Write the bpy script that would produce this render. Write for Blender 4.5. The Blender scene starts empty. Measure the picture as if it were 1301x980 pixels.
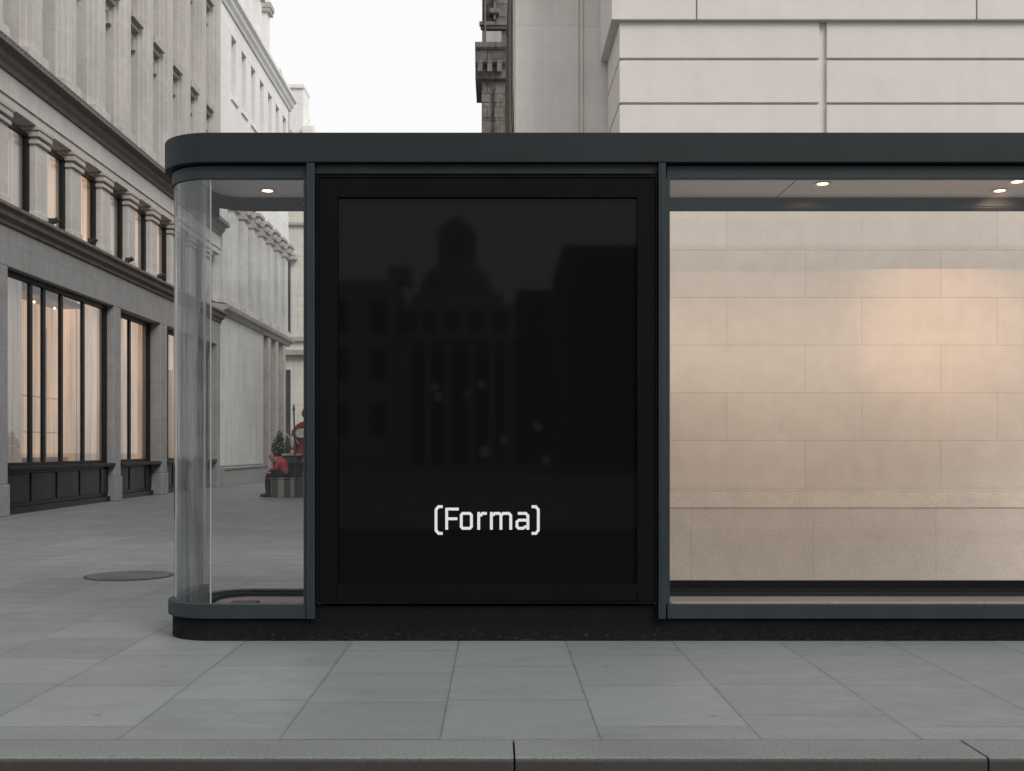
import bpy, bmesh, math, random
from mathutils import Vector, Matrix
random.seed(7)
S = bpy.context.scene
COL = S.collection
F, HX, HY, CH = 1400.0, 630.0, 570.0, 1.176      # focal (px of a 1301 wide frame), vanishing point, eye height
def xf(px, Y): return (px-HX)/F*Y
def zf(py, Y): return CH-(py-HY)/F*Y

# ------------------------------------------------------------------ materials
def nt(name):
    m = bpy.data.materials.new(name); m.use_nodes = True
    n = m.node_tree; n.nodes.clear()
    out = n.nodes.new('ShaderNodeOutputMaterial')
    return m, n, out
def N(n, t, **kw):
    d = n.nodes.new(t)
    for k, v in kw.items():
        if k.startswith('_'): setattr(d, k[1:], v)
        else: d.inputs[k.replace('__', ' ')].default_value = v
    return d
def L(n, a, b): n.links.new(a, b)
def rgba(c): return (c[0], c[1], c[2], 1)
def mixc(n, fac, a, b, mode='MIX'):
    m = n.nodes.new('ShaderNodeMix'); m.data_type = 'RGBA'; m.blend_type = mode
    for i, v in ((0, fac), (6, a), (7, b)):
        if isinstance(v, (int, float)): m.inputs[i].default_value = v
        elif isinstance(v, tuple): m.inputs[i].default_value = rgba(v)
        else: L(n, v, m.inputs[i])
    return m.outputs[2]
def mth(n, op, a, b=None, clamp=False):
    m = n.nodes.new('ShaderNodeMath'); m.operation = op; m.use_clamp = clamp
    for i, v in ((0, a), (1, b)):
        if v is None: continue
        if isinstance(v, (int, float)): m.inputs[i].default_value = v
        else: L(n, v, m.inputs[i])
    return m.outputs[0]
def rng(n, v, a, b, c=0.0, d=1.0):
    m = n.nodes.new('ShaderNodeMapRange')
    for i, q in ((1, a), (2, b), (3, c), (4, d)): m.inputs[i].default_value = q
    L(n, v, m.inputs[0]); return m.outputs[0]
def pos(n, sc=(1, 1, 1)):
    g = n.nodes.new('ShaderNodeNewGeometry')
    if sc == (1, 1, 1): return g.outputs['Position']
    m = n.nodes.new('ShaderNodeVectorMath'); m.operation = 'MULTIPLY'
    L(n, g.outputs['Position'], m.inputs[0]); m.inputs[1].default_value = sc
    return m.outputs[0]
def noise(n, vec, scale, detail=6, rough=.6):
    t = N(n, 'ShaderNodeTexNoise', Scale=scale, Detail=detail, Roughness=rough)
    L(n, vec, t.inputs['Vector']); return t.outputs[0]
def bump(n, h, strength=.3, dist=.01, nrm=None):
    b = N(n, 'ShaderNodeBump', Strength=strength, Distance=dist)
    L(n, h, b.inputs['Height'])
    if nrm: L(n, nrm, b.inputs['Normal'])
    return b.outputs[0]
def swz(n, a, b):
    s = n.nodes.new('ShaderNodeSeparateXYZ'); L(n, pos(n), s.inputs[0])
    c = n.nodes.new('ShaderNodeCombineXYZ')
    L(n, s.outputs[a], c.inputs[0]); L(n, s.outputs[b], c.inputs[1]); return c

def stone(name, col, axis='x', block=None, mortar=.006, var=.10, streak=.3, grime=.25, grain=.12,
          off=(0, 0), joint=.45, rough=.85, bstr=.35, dirtcol=(.16, .14, .125)):
    m, n, out = nt(name)
    p = N(n, 'ShaderNodeBsdfPrincipled', Roughness=rough); p.inputs['Specular IOR Level'].default_value = .25
    base = col
    big = noise(n, pos(n), .55, 5); fine = noise(n, pos(n), 38, 8, .75); med = noise(n, pos(n), 5, 6, .65)
    c = mixc(n, rng(n, med, .3, .7, 0, 1), tuple(v*(1-var) for v in base), tuple(min(1, v*(1+var)) for v in base))
    height = mth(n, 'MULTIPLY', fine, .25)
    if block:
        cb = swz(n, 0 if axis == 'x' else 1, 2)
        add = n.nodes.new('ShaderNodeVectorMath'); add.operation = 'ADD'
        L(n, cb.outputs[0], add.inputs[0]); add.inputs[1].default_value = (off[0], off[1], 0)
        b = N(n, 'ShaderNodeTexBrick', Scale=1, Color1=(.93, .93, .925, 1), Color2=(1.0, 1.0, 1.0, 1), Mortar=(joint, joint, joint, 1))
        b.inputs['Mortar Size'].default_value = mortar; b.inputs['Mortar Smooth'].default_value = .3
        b.inputs['Brick Width'].default_value = block[0]; b.inputs['Row Height'].default_value = block[1]
        b.inputs['Bias'].default_value = .2; b.offset = .42; b.offset_frequency = 2
        L(n, add.outputs[0], b.inputs['Vector'])
        c = mixc(n, 1.0, c, b.outputs[0], 'MULTIPLY')
        height = mth(n, 'SUBTRACT', height, mth(n, 'MULTIPLY', b.outputs[1], 1.5))
    st = noise(n, pos(n, (5, 5, .22)), 1.6, 6, .7)
    c = mixc(n, rng(n, st, .42, .78, 0, streak), c, dirtcol)
    c = mixc(n, rng(n, big, .42, .75, 0, grime), c, dirtcol)
    c = mixc(n, rng(n, fine, .2, .8, grain, -0.0), c, (.05, .045, .04))
    L(n, c, p.inputs['Base Color'])
    L(n, bump(n, height, bstr, .012), p.inputs['Normal'])
    L(n, p.outputs[0], out.inputs[0]); return m

def paint(name, col, rough=.45, var=.15, scuff=0, metal=0, spec=.4, bstr=.06):  # painted surfaces
    m, n, out = nt(name)
    p = N(n, 'ShaderNodeBsdfPrincipled', Metallic=metal); p.inputs['Specular IOR Level'].default_value = spec
    a = noise(n, pos(n), 1.7, 5); f = noise(n, pos(n), 160, 3, .6); s = noise(n, pos(n, (1, 1, .25)), 9, 6, .7)
    c = mixc(n, rng(n, a, .3, .7), tuple(v*(1-var) for v in col), tuple(v*(1+var) for v in col))
    if scuff:
        sep = n.nodes.new('ShaderNodeSeparateXYZ'); L(n, pos(n), sep.inputs[0])
        low = rng(n, sep.outputs[2], .0, .10, 1, .15)
        sc = noise(n, pos(n, (1, 1, 2.5)), 26, 9, .8)
        spots = rng(n, sc, .54, .62, 0, scuff)
        c = mixc(n, mth(n, 'MULTIPLY', spots, low), c, (.07, .07, .068))
        dust = rng(n, s, .35, .8, 0, .35)
        c = mixc(n, mth(n, 'MULTIPLY', dust, low), c, (.03, .03, .03))
    L(n, c, p.inputs['Base Color'])
    L(n, rng(n, s, .2, .8, max(.05, rough-.08), rough+.12), p.inputs['Roughness'])
    L(n, bump(n, f, bstr, .002), p.inputs['Normal'])
    L(n, p.outputs[0], out.inputs[0]); return m

def glass(name, tint=(.93, .95, .95), ior=1.45, rough=0.0, refl_streaks=0.0, wav=.0):
    m, n, out = nt(name)
    tr = N(n, 'ShaderNodeBsdfTransparent', Color=rgba(tint))
    if refl_streaks:  # vertical reflection streaks painted into the tint
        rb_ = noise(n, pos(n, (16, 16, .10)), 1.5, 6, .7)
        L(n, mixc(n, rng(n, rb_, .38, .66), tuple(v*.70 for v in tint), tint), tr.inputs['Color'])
    gl = N(n, 'ShaderNodeBsdfGlossy', Roughness=rough, Color=(.95, .97, 1, 1))
    fr = N(n, 'ShaderNodeFresnel', IOR=ior)
    if wav:
        w = noise(n, pos(n, (9, 9, .25)), 1.6, 3, .5)
        bn = bump(n, w, wav, .02); L(n, bn, gl.inputs['Normal'])
    mx = n.nodes.new('ShaderNodeMixShader')
    gg = n.nodes.new('ShaderNodeNewGeometry')
    fac = mth(n, 'MULTIPLY', fr.outputs[0], mth(n, 'SUBTRACT', 1.0, gg.outputs['Backfacing']))
    if refl_streaks:
        s = noise(n, pos(n, (18, 18, .15)), 2.2, 6, .7)  # pale reflected streaks, painted in as diffuse colour
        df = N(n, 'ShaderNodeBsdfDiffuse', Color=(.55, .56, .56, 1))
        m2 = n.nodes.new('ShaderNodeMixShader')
        L(n, rng(n, s, .45, .8, .01, refl_streaks), m2.inputs[0]); L(n, tr.outputs[0], m2.inputs[1]); L(n, df.outputs[0], m2.inputs[2])
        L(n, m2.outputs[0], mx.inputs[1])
    else: L(n, tr.outputs[0], mx.inputs[1])
    L(n, fac, mx.inputs[0]); L(n, gl.outputs[0], mx.inputs[2])
    L(n, mx.outputs[0], out.inputs[0]); return m

def emis(name, col, st):
    m, n, out = nt(name); e = N(n, 'ShaderNodeEmission', Color=rgba(col), Strength=st)
    L(n, e.outputs[0], out.inputs[0]); return m

def glow_fabric(name, c1, c2, st, z0, z1):
    """fabric with window lamplight painted in: emission, fold shading, brighter towards the top"""
    m, n, out = nt(name)
    f = noise(n, pos(n, (4, 4, .12)), 2.6, 5, .65); b = noise(n, pos(n, (1, 1, .5)), .8, 3)
    sep = n.nodes.new('ShaderNodeSeparateXYZ'); L(n, pos(n), sep.inputs[0])
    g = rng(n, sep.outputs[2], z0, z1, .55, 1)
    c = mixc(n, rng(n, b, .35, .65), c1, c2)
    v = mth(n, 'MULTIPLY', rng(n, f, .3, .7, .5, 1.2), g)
    c = mixc(n, 1.0, c, v, 'MULTIPLY')
    p = N(n, 'ShaderNodeBsdfPrincipled', Roughness=.9)
    L(n, mixc(n, .5, c, (.3, .28, .26)), p.inputs['Base Color']); L(n, c, p.inputs['Emission Color']); p.inputs['Emission Strength'].default_value = st
    L(n, p.outputs[0], out.inputs[0]); return m

M = {}
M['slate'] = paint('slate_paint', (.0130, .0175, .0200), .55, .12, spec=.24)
M['slate_pale'] = paint('slate_edge_paint', (.020, .029, .033), .5, .12, spec=.28)  # slightly paler slate for rails and posts
M['plinth'] = paint('plinth_paint', (.0050, .0062, .0070), .85, .2, scuff=.6, spec=.10)
M['blackmat'] = paint('black_frame', (.0022, .0026, .0032), .65, .2, spec=.09)
M['gap'] = paint('black_rubber', (.005, .005, .006), .8, .1, spec=.1)
M['white_vinyl'] = paint('white_vinyl', (.80, .81, .82), .5, .02, spec=.2, bstr=0)
M['ceil'] = paint('ceiling_panel', (.74, .69, .65), .6, .04, spec=.2)
M['floor_in'] = paint('interior_floor', (.17, .15, .14), .6, .1, spec=.3)
M['lamp'] = emis('lamp_warm', (1, .76, .50), 5)
M['rim'] = paint('lamp_rim', (.5, .47, .43), .3, .05, metal=.6)
M['glass'] = glass('kiosk_glass', (.985, .99, .99), 1.5)
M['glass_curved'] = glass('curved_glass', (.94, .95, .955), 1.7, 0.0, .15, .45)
M['glass_rear'] = glass('rear_glass', (.985, .99, .99), 1.25)
M['glass_bld'] = glass('shop_glass', (.86, .86, .86), 1.45, .0)
M['edge_highlight'] = paint('glass_edge_highlight', (.62, .64, .63), .25, .1)  # pale paint standing in for bright highlights on glass edges
M['glassclear'] = paint('glass_joint_grey', (.30, .32, .32), .3, .1)
M['black'] = paint('black_window_metal', (.007, .0065, .0065), .5, .2, spec=.25)
M['blackpanel'] = paint('black_stall_riser', (.010, .010, .0105), .4, .4, scuff=.3, spec=.25)
M['st_left'] = stone('grey_limestone', (.54, .515, .49), 'y', (1.35, .72), .004, .08, .26, .18, joint=.8)
M['st_left_lo'] = stone('grey_limestone_low', (.28, .28, .28), 'y', (1.6, .95), .006, .12, .3, .25, joint=.7)
M['st_left_dk'] = stone('weathered_ledge', (.15, .135, .125), 'y', None, var=.25, streak=.5, grime=.4)
M['st_left_md'] = stone('moulding_stone', (.46, .43, .40), 'y', None, var=.12, streak=.35, grime=.25)
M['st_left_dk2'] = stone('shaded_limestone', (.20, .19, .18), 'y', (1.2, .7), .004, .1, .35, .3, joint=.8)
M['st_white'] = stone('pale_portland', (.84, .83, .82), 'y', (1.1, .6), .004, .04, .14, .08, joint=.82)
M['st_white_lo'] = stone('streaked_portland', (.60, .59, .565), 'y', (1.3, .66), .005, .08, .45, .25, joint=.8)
M['st_end'] = stone('cream_stone', (.72, .69, .62), 'x', (.9, .45), .012, .06, .22, .15, joint=.8)
M['st_right'] = stone('smooth_beige', (.675, .635, .60), 'x', None, var=.035, streak=.06, grime=.06, grain=.05, bstr=.15)
M['st_side'] = stone('beige_pilaster', (.76, .715, .675), 'x', (3.0, 1.75), .003, .05, .15, .14, joint=.75)
M['st_wall'] = stone('ashlar_wall', (.655, .56, .49), 'x', (1.18, .415), .003, .06, .05, .08, joint=.74, off=(.35, 0), grain=.10)
M['st_plinth'] = stone('granular_plinth', (.70, .605, .545), 'x', (1.06, 2.0), .003, .07, .05, .08, joint=.74, grain=.34, off=(-.02, .9), dirtcol=(.3, .25, .22))
M['st_band'] = stone('granular_band', (.60, .50, .425), 'x', None, var=.08, streak=.05, grime=.1, grain=.36)
M['st_old'] = stone('sooty_stone', (.19, .18, .17), 'x', (.55, .36), .02, .35, .55, .45, joint=.5, dirtcol=(.05, .048, .045))
M['brown'] = paint('bronze_frame', (.13, .095, .07), .5, .2)
M['winpane'] = glow_fabric('pale_glow_blind', (.52, .50, .48), (.42, .41, .40), .15, 0, 20)
M['dimpane'] = paint('dark_pane', (.05, .055, .06), .1, .2)
M['glow_drapeA'] = glow_fabric('warm_glow_drape', (.68, .52, .40), (.86, .62, .45), .85, 1, 5)  # drapes emit a painted glow in place of lamplight inside the shop
M['glow_drapeB'] = glow_fabric('amber_glow_drape', (.98, .62, .36), (.62, .42, .28), 1.0, 1, 6)
M['glow_drapeC'] = glow_fabric('pale_glow_drape', (.46, .41, .37), (.62, .50, .42), .62, 1, 6)
M['wood'] = paint('soffit_wood', (.20, .13, .085), .5, .25)
M['warmpt'] = emis('warm_point', (1, .72, .42), 3)
M['porch'] = emis('porch_globe', (1, .9, .78), 1.0)
M['roofgrey'] = paint('lead_roof', (.34, .345, .35), .7, .2)
M['lid'] = paint('worn_lid', (.13, .135, .14), .6, .3, bstr=.4)
M['iron'] = paint('cast_iron', (.045, .044, .044), .6, .4, bstr=.5)
M['red'] = paint('red_paint', (.26, .045, .05), .5, .2)
M['redcloth'] = paint('red_jacket', (.33, .055, .075), .85, .2)
M['darkcloth'] = paint('dark_cloth', (.022, .022, .026), .9, .3)
M['skin'] = paint('skin', (.42, .26, .19), .6, .05)
M['hair'] = paint('hair', (.02, .015, .012), .7, .1)
M['leaf'] = paint('leaf', (.035, .05, .028), .6, .4)
M['st_pot'] = paint('dark_planter', (.05, .05, .048), .7, .3)
M['marble'] = paint('white_marble', (.5, .5, .49), .5, .1)
M['twigs'] = paint('twig', (.08, .07, .055), .8, .2)
M['frontstone'] = stone('opposite_stone', (.62, .62, .64), 'x', None, var=.1, streak=.2)

# screen: nearly black, weak mirror
m, n, out = nt('screen_glass')
p = N(n, 'ShaderNodeBsdfPrincipled', Roughness=.035, IOR=1.225); p.inputs['Base Color'].default_value = (.0042, .0045, .0046, 1)
L(n, p.outputs[0], out.inputs[0]); M['screen'] = m

# striped plinth
m, n, out = nt('striped_block')
sx = n.nodes.new('ShaderNodeSeparateXYZ'); L(n, pos(n), sx.inputs[0])
w = mth(n, 'FRACT', mth(n, 'MULTIPLY', mth(n, 'ADD', sx.outputs[0], 5.40+.0), 1/.30))
st_ = rng(n, w, .52, .56); ns = noise(n, pos(n), 14, 6)
c = mixc(n, st_, (.06, .06, .058), (.25, .24, .215)); c = mixc(n, rng(n, ns, .4, .8, 0, .4), c, (.09, .085, .08))
p = N(n, 'ShaderNodeBsdfPrincipled', Roughness=.85); L(n, c, p.inputs['Base Color']); L(n, p.outputs[0], out.inputs[0]); M['stripe'] = m

# paving: long columns of slabs running away from the kerb
def paving(name, col):
    m, n, out = nt(name)
    p = N(n, 'ShaderNodeBsdfPrincipled'); p.inputs['Specular IOR Level'].default_value = .35
    cb = swz(n, 1, 0)
    add = n.nodes.new('ShaderNodeVectorMath'); add.operation = 'ADD'
    L(n, cb.outputs[0], add.inputs[0]); add.inputs[1].default_value = (.14, .226+6.5, 0)
    b = N(n, 'ShaderNodeTexBrick', Scale=1, Color1=(.84, .845, .85, 1), Color2=(1.06, 1.06, 1.06, 1), Mortar=(.42, .42, .42, 1))
    b.inputs['Mortar Size'].default_value = .0028; b.inputs['Mortar Smooth'].default_value = .2
    b.inputs['Brick Width'].default_value = .80; b.inputs['Row Height'].default_value = .65; b.offset = .38; b.offset_frequency = 2
    b.squash = .82; b.squash_frequency = 3; b.inputs['Bias'].default_value = -.1
    L(n, add.outputs[0], b.inputs['Vector'])
    grain = noise(n, pos(n, (1, 9, 1)), 14, 8, .75); fine = noise(n, pos(n), 110, 4, .7); big = noise(n, pos(n), .45, 5, .6)
    med = noise(n, pos(n, (1, 2.2, 1)), 2.2, 6, .65)
    c = mixc(n, 1.0, col, b.outputs[0], 'MULTIPLY')
    c = mixc(n, rng(n, grain, .3, .75, .0, .20), c, tuple(v*.62 for v in col))
    c = mixc(n, rng(n, big, .35, .7, 0, .30), c, tuple(v*.68 for v in col))
    c = mixc(n, rng(n, med, .5, .8, 0, .35), c, tuple(v*1.35 for v in col))
    c = mixc(n, rng(n, fine, .35, .75, 0, .14), c, (.04, .042, .045))
    b2 = N(n, 'ShaderNodeTexBrick', Scale=1, Color1=(0, 0, 0, 1), Color2=(0, 0, 0, 1), Mortar=(1, 1, 1, 1))
    for q, v in (('Mortar Size', .022), ('Mortar Smooth', 1.0), ('Brick Width', .80), ('Row Height', .65)): b2.inputs[q].default_value = v
    b2.offset = .38; b2.offset_frequency = 2; b2.squash = .82; b2.squash_frequency = 3
    L(n, add.outputs[0], b2.inputs['Vector'])
    ed = noise(n, pos(n), 3.2, 8, .75)
    c = mixc(n, mth(n, 'MULTIPLY', b2.outputs[1], rng(n, ed, .35, .7, .0, .34)), c, (.06, .062, .064))
    st2 = noise(n, pos(n, (1, 1.6, 1)), 1.1, 9, .78)
    c = mixc(n, rng(n, st2, .52, .66, 0, .24), c, (.07, .072, .075))
    spots = noise(n, pos(n), 11, 2, .4)
    c = mixc(n, rng(n, spots, .73, .75, 0, .45), c, (.06, .06, .06))
    L(n, c, p.inputs['Base Color'])
    L(n, rng(n, med, .3, .75, .62, .42), p.inputs['Roughness'])
    h = mth(n, 'SUBTRACT', mth(n, 'MULTIPLY', grain, .35), mth(n, 'MULTIPLY', b.outputs[1], 1.2))
    L(n, bump(n, h, .35, .006), p.inputs['Normal'])
    L(n, p.outputs[0], out.inputs[0]); return m
M['pave'] = paving('slab_paving', (.205, .218, .225))
M['asphalt'] = stone('asphalt', (.05, .05, .051), 'x', None, var=.2, streak=.0, grime=.2, grain=.6)
def kerbmat():
    m, n, out = nt('kerb_granite')
    p = N(n, 'ShaderNodeBsdfPrincipled', Roughness=.7); p.inputs['Specular IOR Level'].default_value = .3
    f = noise(n, pos(n), 75, 8, .8); f2 = noise(n, pos(n), 190, 5, .8); b = noise(n, pos(n), 1.3, 5)
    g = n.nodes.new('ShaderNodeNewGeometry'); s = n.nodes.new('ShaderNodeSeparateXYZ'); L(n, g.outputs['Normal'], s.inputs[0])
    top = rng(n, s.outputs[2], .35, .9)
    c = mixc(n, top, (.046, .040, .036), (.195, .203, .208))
    c = mixc(n, rng(n, f, .42, .62, 0, .5), c, (.028, .027, .026))
    c = mixc(n, rng(n, f2, .58, .7, 0, .55), c, (.26, .255, .25))
    c = mixc(n, rng(n, b, .4, .7, 0, .3), c, (.07, .07, .07))
    L(n, c, p.inputs['Base Color']); L(n, bump(n, f, .6, .006), p.inputs['Normal'])
    L(n, p.outputs[0], out.inputs[0]); return m
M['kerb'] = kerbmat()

# ------------------------------------------------------------------ mesh helpers
class MB:
    def __init__(s): s.b = bmesh.new()
    def box(s, x0, x1, y0, y1, z0, z1):
        if x0 > x1: x0, x1 = x1, x0
        if y0 > y1: y0, y1 = y1, y0
        if z0 > z1: z0, z1 = z1, z0
        v = [s.b.verts.new(c) for c in ((x0,y0,z0),(x1,y0,z0),(x1,y1,z0),(x0,y1,z0),(x0,y0,z1),(x1,y0,z1),(x1,y1,z1),(x0,y1,z1))]
        for f in ((0,3,2,1),(4,5,6,7),(0,1,5,4),(1,2,6,5),(2,3,7,6),(3,0,4,7)): s.b.faces.new([v[i] for i in f])
        return s
    def prism(s, pts, z0, z1):
        a = [s.b.verts.new((x, y, z0)) for x, y in pts]; c = [s.b.verts.new((x, y, z1)) for x, y in pts]
        s.b.faces.new(a[::-1]); s.b.faces.new(c)
        for i in range(len(pts)):
            j = (i+1) % len(pts); s.b.faces.new((a[i], a[j], c[j], c[i]))
        return s
    def extr(s, prof, axis, t0, t1):
        """profile polygon swept straight: axis 'y': prof=(x,z); axis 'x': prof=(y,z)"""
        mk = (lambda p, t: (p[0], t, p[1])) if axis == 'y' else (lambda p, t: (t, p[0], p[1]))
        a = [s.b.verts.new(mk(p, t0)) for p in prof]; c = [s.b.verts.new(mk(p, t1)) for p in prof]
        s.b.faces.new(a[::-1]); s.b.faces.new(c)
        for i in range(len(prof)):
            j = (i+1) % len(prof); s.b.faces.new((a[i], a[j], c[j], c[i]))
        return s
    def band(s, outer, inner, z0, z1, closed=False):
        n_ = len(outer)
        R = [[s.b.verts.new((x, y, z)) for x, y in P] for P in (outer, inner) for z in (z0, z1)]
        oa, ob, ia, ib = R
        for i in range(n_ if closed else n_-1):
            j = (i+1) % n_
            s.b.faces.new((oa[i], oa[j], ob[j], ob[i])); s.b.faces.new((ia[j], ia[i], ib[i], ib[j]))
            s.b.faces.new((ob[i], ob[j], ib[j], ib[i])); s.b.faces.new((oa[j], oa[i], ia[i], ia[j]))
        if not closed:
            s.b.faces.new((oa[0], ob[0], ib[0], ia[0])); s.b.faces.new((oa[-1], ia[-1], ib[-1], ob[-1]))
        return s
    def lathe(s, prof, c=(0, 0, 0), seg=24, a0=0, a1=2*math.pi, caps=True):
        full = abs(a1-a0-2*math.pi) < 1e-6; k = seg if full else seg+1
        rings = [[s.b.verts.new((c[0]+r*math.cos(a0+(a1-a0)*i/seg), c[1]+r*math.sin(a0+(a1-a0)*i/seg), c[2]+z)) for i in range(k)] for r, z in prof]
        for p, q in zip(rings, rings[1:]):
            for i in range(seg):
                j = (i+1) % k; s.b.faces.new((p[i], p[j], q[j], q[i]))
        if caps and prof[0][0] > 1e-4: s.b.faces.new(rings[0][::-1])
        if caps and prof[-1][0] > 1e-4: s.b.faces.new(rings[-1])
        return s
    def tube(s, p, q, r0, r1=None, seg=8):
        r1 = r0 if r1 is None else r1; p = Vector(p); q = Vector(q); d = (q-p).normalized()
        u = d.orthogonal().normalized(); v = d.cross(u)
        A = [[s.b.verts.new(o+(u*math.cos(2*math.pi*i/seg)+v*math.sin(2*math.pi*i/seg))*r) for i in range(seg)] for o, r in ((p, r0), (q, r1))]
        for i in range(seg):
            j = (i+1) % seg; s.b.faces.new((A[0][i], A[0][j], A[1][j], A[1][i]))
        s.b.faces.new(A[0][::-1]); s.b.faces.new(A[1]); return s
    def build(s, name, mat, parent=None, bev=0, loc=None, smooth=False, seg=2):
        o0 = Vector((0, 0, 0)); pr = parent
        if parent:
            while pr.parent: pr = pr.parent
            o0 = pr.location.copy()
        elif loc: o0 = Vector(loc)
        bmesh.ops.remove_doubles(s.b, verts=s.b.verts, dist=1e-6)
        bmesh.ops.translate(s.b, verts=s.b.verts, vec=-o0)
        bmesh.ops.recalc_face_normals(s.b, faces=s.b.faces)
        me = bpy.data.meshes.new(name); s.b.to_mesh(me); s.b.free()
        me.materials.append(mat)
        o = bpy.data.objects.new(name, me); COL.objects.link(o)
        if parent: o.parent = parent
        else: o.location = o0
        if smooth:
            for f in me.polygons: f.use_smooth = True
        if bev:
            b = o.modifiers.new('bevel', 'BEVEL'); b.width = bev; b.segments = seg; b.limit_method = 'ANGLE'; b.angle_limit = math.radians(40)
        return o
def thing(name, label, cat, loc, group=None):
    o = bpy.data.objects.new(name, None); COL.objects.link(o); o.location = loc; o.empty_display_size = .2
    o['label'] = label; o['category'] = cat
    if group: o['group'] = group
    return o
def tag(o, label, cat, group=None):
    o['label'] = label; o['category'] = cat
    if group: o['group'] = group
    return o
def struct(o): o['kind'] = 'structure'; return o
def smooth_by_angle(o, ang=35):
    for f in o.data.polygons: f.use_smooth = True
    bv = [m for m in o.modifiers if m.type == 'BEVEL']
    if bv: bv[0].harden_normals = True
    else:
        e = o.modifiers.new('edge_split', 'EDGE_SPLIT'); e.split_angle = math.radians(ang)
    return o

# ------------------------------------------------------------------ ground
KY0, KY1 = 4.19, 4.45
b = MB(); b.box(-120, 120, KY1+.004, 260, -.3, 0); struct(b.build('pavement', M['pave']))
b = MB(); b.box(-120, 120, -2.6, KY0-.002, -.30, -.12); struct(b.build('road', M['asphalt']))
b = MB(); b.box(-120, 120, -160, -2.602, -.3, -.0); struct(b.build('far_pavement', M['pave']))
b = MB()
kj = [-22+i*1.9 for i in range(10)]+[xf(-95, 4.3), xf(653, 4.3), xf(1240, 4.3)]+[xf(1240, 4.3)+1.85*i for i in range(1, 12)]
for x, x1 in zip(kj, kj[1:]):
    prof = [(KY1-.001, -.3), (KY1-.001, .0), (KY0+.016, .0), (KY0+.005, -.004), (KY0, -.016), (KY0, -.3)]
    b.extr(prof, 'x', x+.003, x1-.003)
struct(b.build('kerb', M['kerb'], bev=.004))
b = MB(); b.box(-40, 40, KY0+.02, KY1-.01, -.3, -.012); struct(b.build('kerb_joint_bed', M['gap']))
# manhole cover
mx_, my_ = -3.38, 10.16
o = MB().lathe([(.40, .001), (.40, .005), (.37, .005)], (mx_, my_, 0), 48).build('manhole_cover', M['iron'], loc=(mx_, my_, 0))
tag(o, 'round cast iron cover set in the paving left of the glass kiosk', 'manhole cover')
lid = MB(); lid.lathe([(.355, .002), (.355, .008), (0, .008)], (mx_, my_, 0), 48)
for i in range(-5, 6):
    hw = math.sqrt(max(.01, .335**2-(i*.06)**2)); lid.box(mx_-hw, mx_+hw, my_+i*.06-.012, my_+i*.06+.012, .008, .012)
lid.build('lid', M['lid'], o)

# ------------------------------------------------------------------ kiosk
XL, XR, YF, YR, RC = -2.045, 5.6, 6.74, 8.02, .30
def rpath(off, xs=None, xe=None, segs=14):
    P = []
    if xs is not None: P.append((xs, YF-off))
    r = RC+off
    for cx, cy, a0 in ((XL+RC, YF+RC, 270), (XL+RC, YR-RC, 180), (XR-RC, YR-RC, 90), (XR-RC, YF+RC, 0)):
        for i in range(segs+1):
            a = math.radians(a0-90*i/segs); P.append((cx+r*math.cos(a), cy+r*math.sin(a)))
    if xe is not None: P.append((xe, YF-off))
    return P
K = thing('glass_kiosk', 'long dark slate pavilion with rounded glass end and flat overhanging roof', 'kiosk', (1.5, 7.38, 0))
zt, zb = zf(168, YF-.06), zf(206, YF-.06)
zh0, zh1 = zf(227, YF-.015), zb+.0
zs0, zs1 = zf(787, YF-.05), zf(768.5, YF-.05)
XJL, XJR = xf(389, 6.70), xf(848, 6.70)
ZC = 2.985
b = MB(); b.band(rpath(.055), rpath(-.05), zb, zt, True)
o = smooth_by_angle(b.build('roof_fascia', M['slate'], K, bev=.005))
b = MB(); b.prism(rpath(-.052), ZC+.03, zt-.006); b.build('roof_deck', M['slate'], K)
b = MB(); b.prism(rpath(-.052), ZC, ZC+.028); b.build('ceiling', M['ceil'], K)
for X in (-.2, 2.02, 4.2): MB().box(X, X+.006, YF+.07, YR-.07, ZC-.0015, ZC-.0005).build('ceiling_joint', M['gap'], K)
o1, i1 = rpath(.012, XJL, XJR), rpath(-.035, XJL, XJR)
b = MB(); b.band(o1[:22], i1[:22], zh0, zh1-.010); b.band(o1[40:], i1[40:], zh0, zh1-.010)
smooth_by_angle(b.build('header_rail', M['slate_pale'], K, bev=.003))
b = MB(); b.band(rpath(-.002), rpath(-.03), zh1-.012, zh1+.001, True); b.build('shadow_gap', M['gap'], K)
# rear frame: beam and sill along the back, seen through the glass
rb = MB(); rb.box(XL+.20, XR-.25, YR-.075, YR-.036, zf(262.5, YR-.07), ZC-.002); rb.build('rear_beam', M['slate'], K, bev=.003)
rs = MB(); rs.box(-1.15, XR-.25, YR-.075, YR-.036, .115, zf(738, YR-.07)); rs.box(XL+.29, -1.151, YR-.06, YR-.02, .10, .150); rs.build('rear_sill', M['blackmat'], K, bev=.003)
o1, i1 = rpath(.035, XJL, XJR), rpath(-.035, XJL, XJR)
b = MB(); b.band(o1[:17], i1[:17], zs0, zs1); b.band(o1[36:], i1[36:], zs0, zs1); b.band(o1[16:32], i1[16:32], zs0-.002, .155)
smooth_by_angle(b.build('sill_rail', M['slate_pale'], K, bev=.004))
b = MB(); b.band(rpath(.008), rpath(-.10), 0, zs0-.001, True)
smooth_by_angle(b.build('plinth', M['plinth'], K, bev=.003))
b = MB(); b.prism(rpath(-.101), .02, .113); b.build('floor_panel', M['floor_in'], K)
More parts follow.
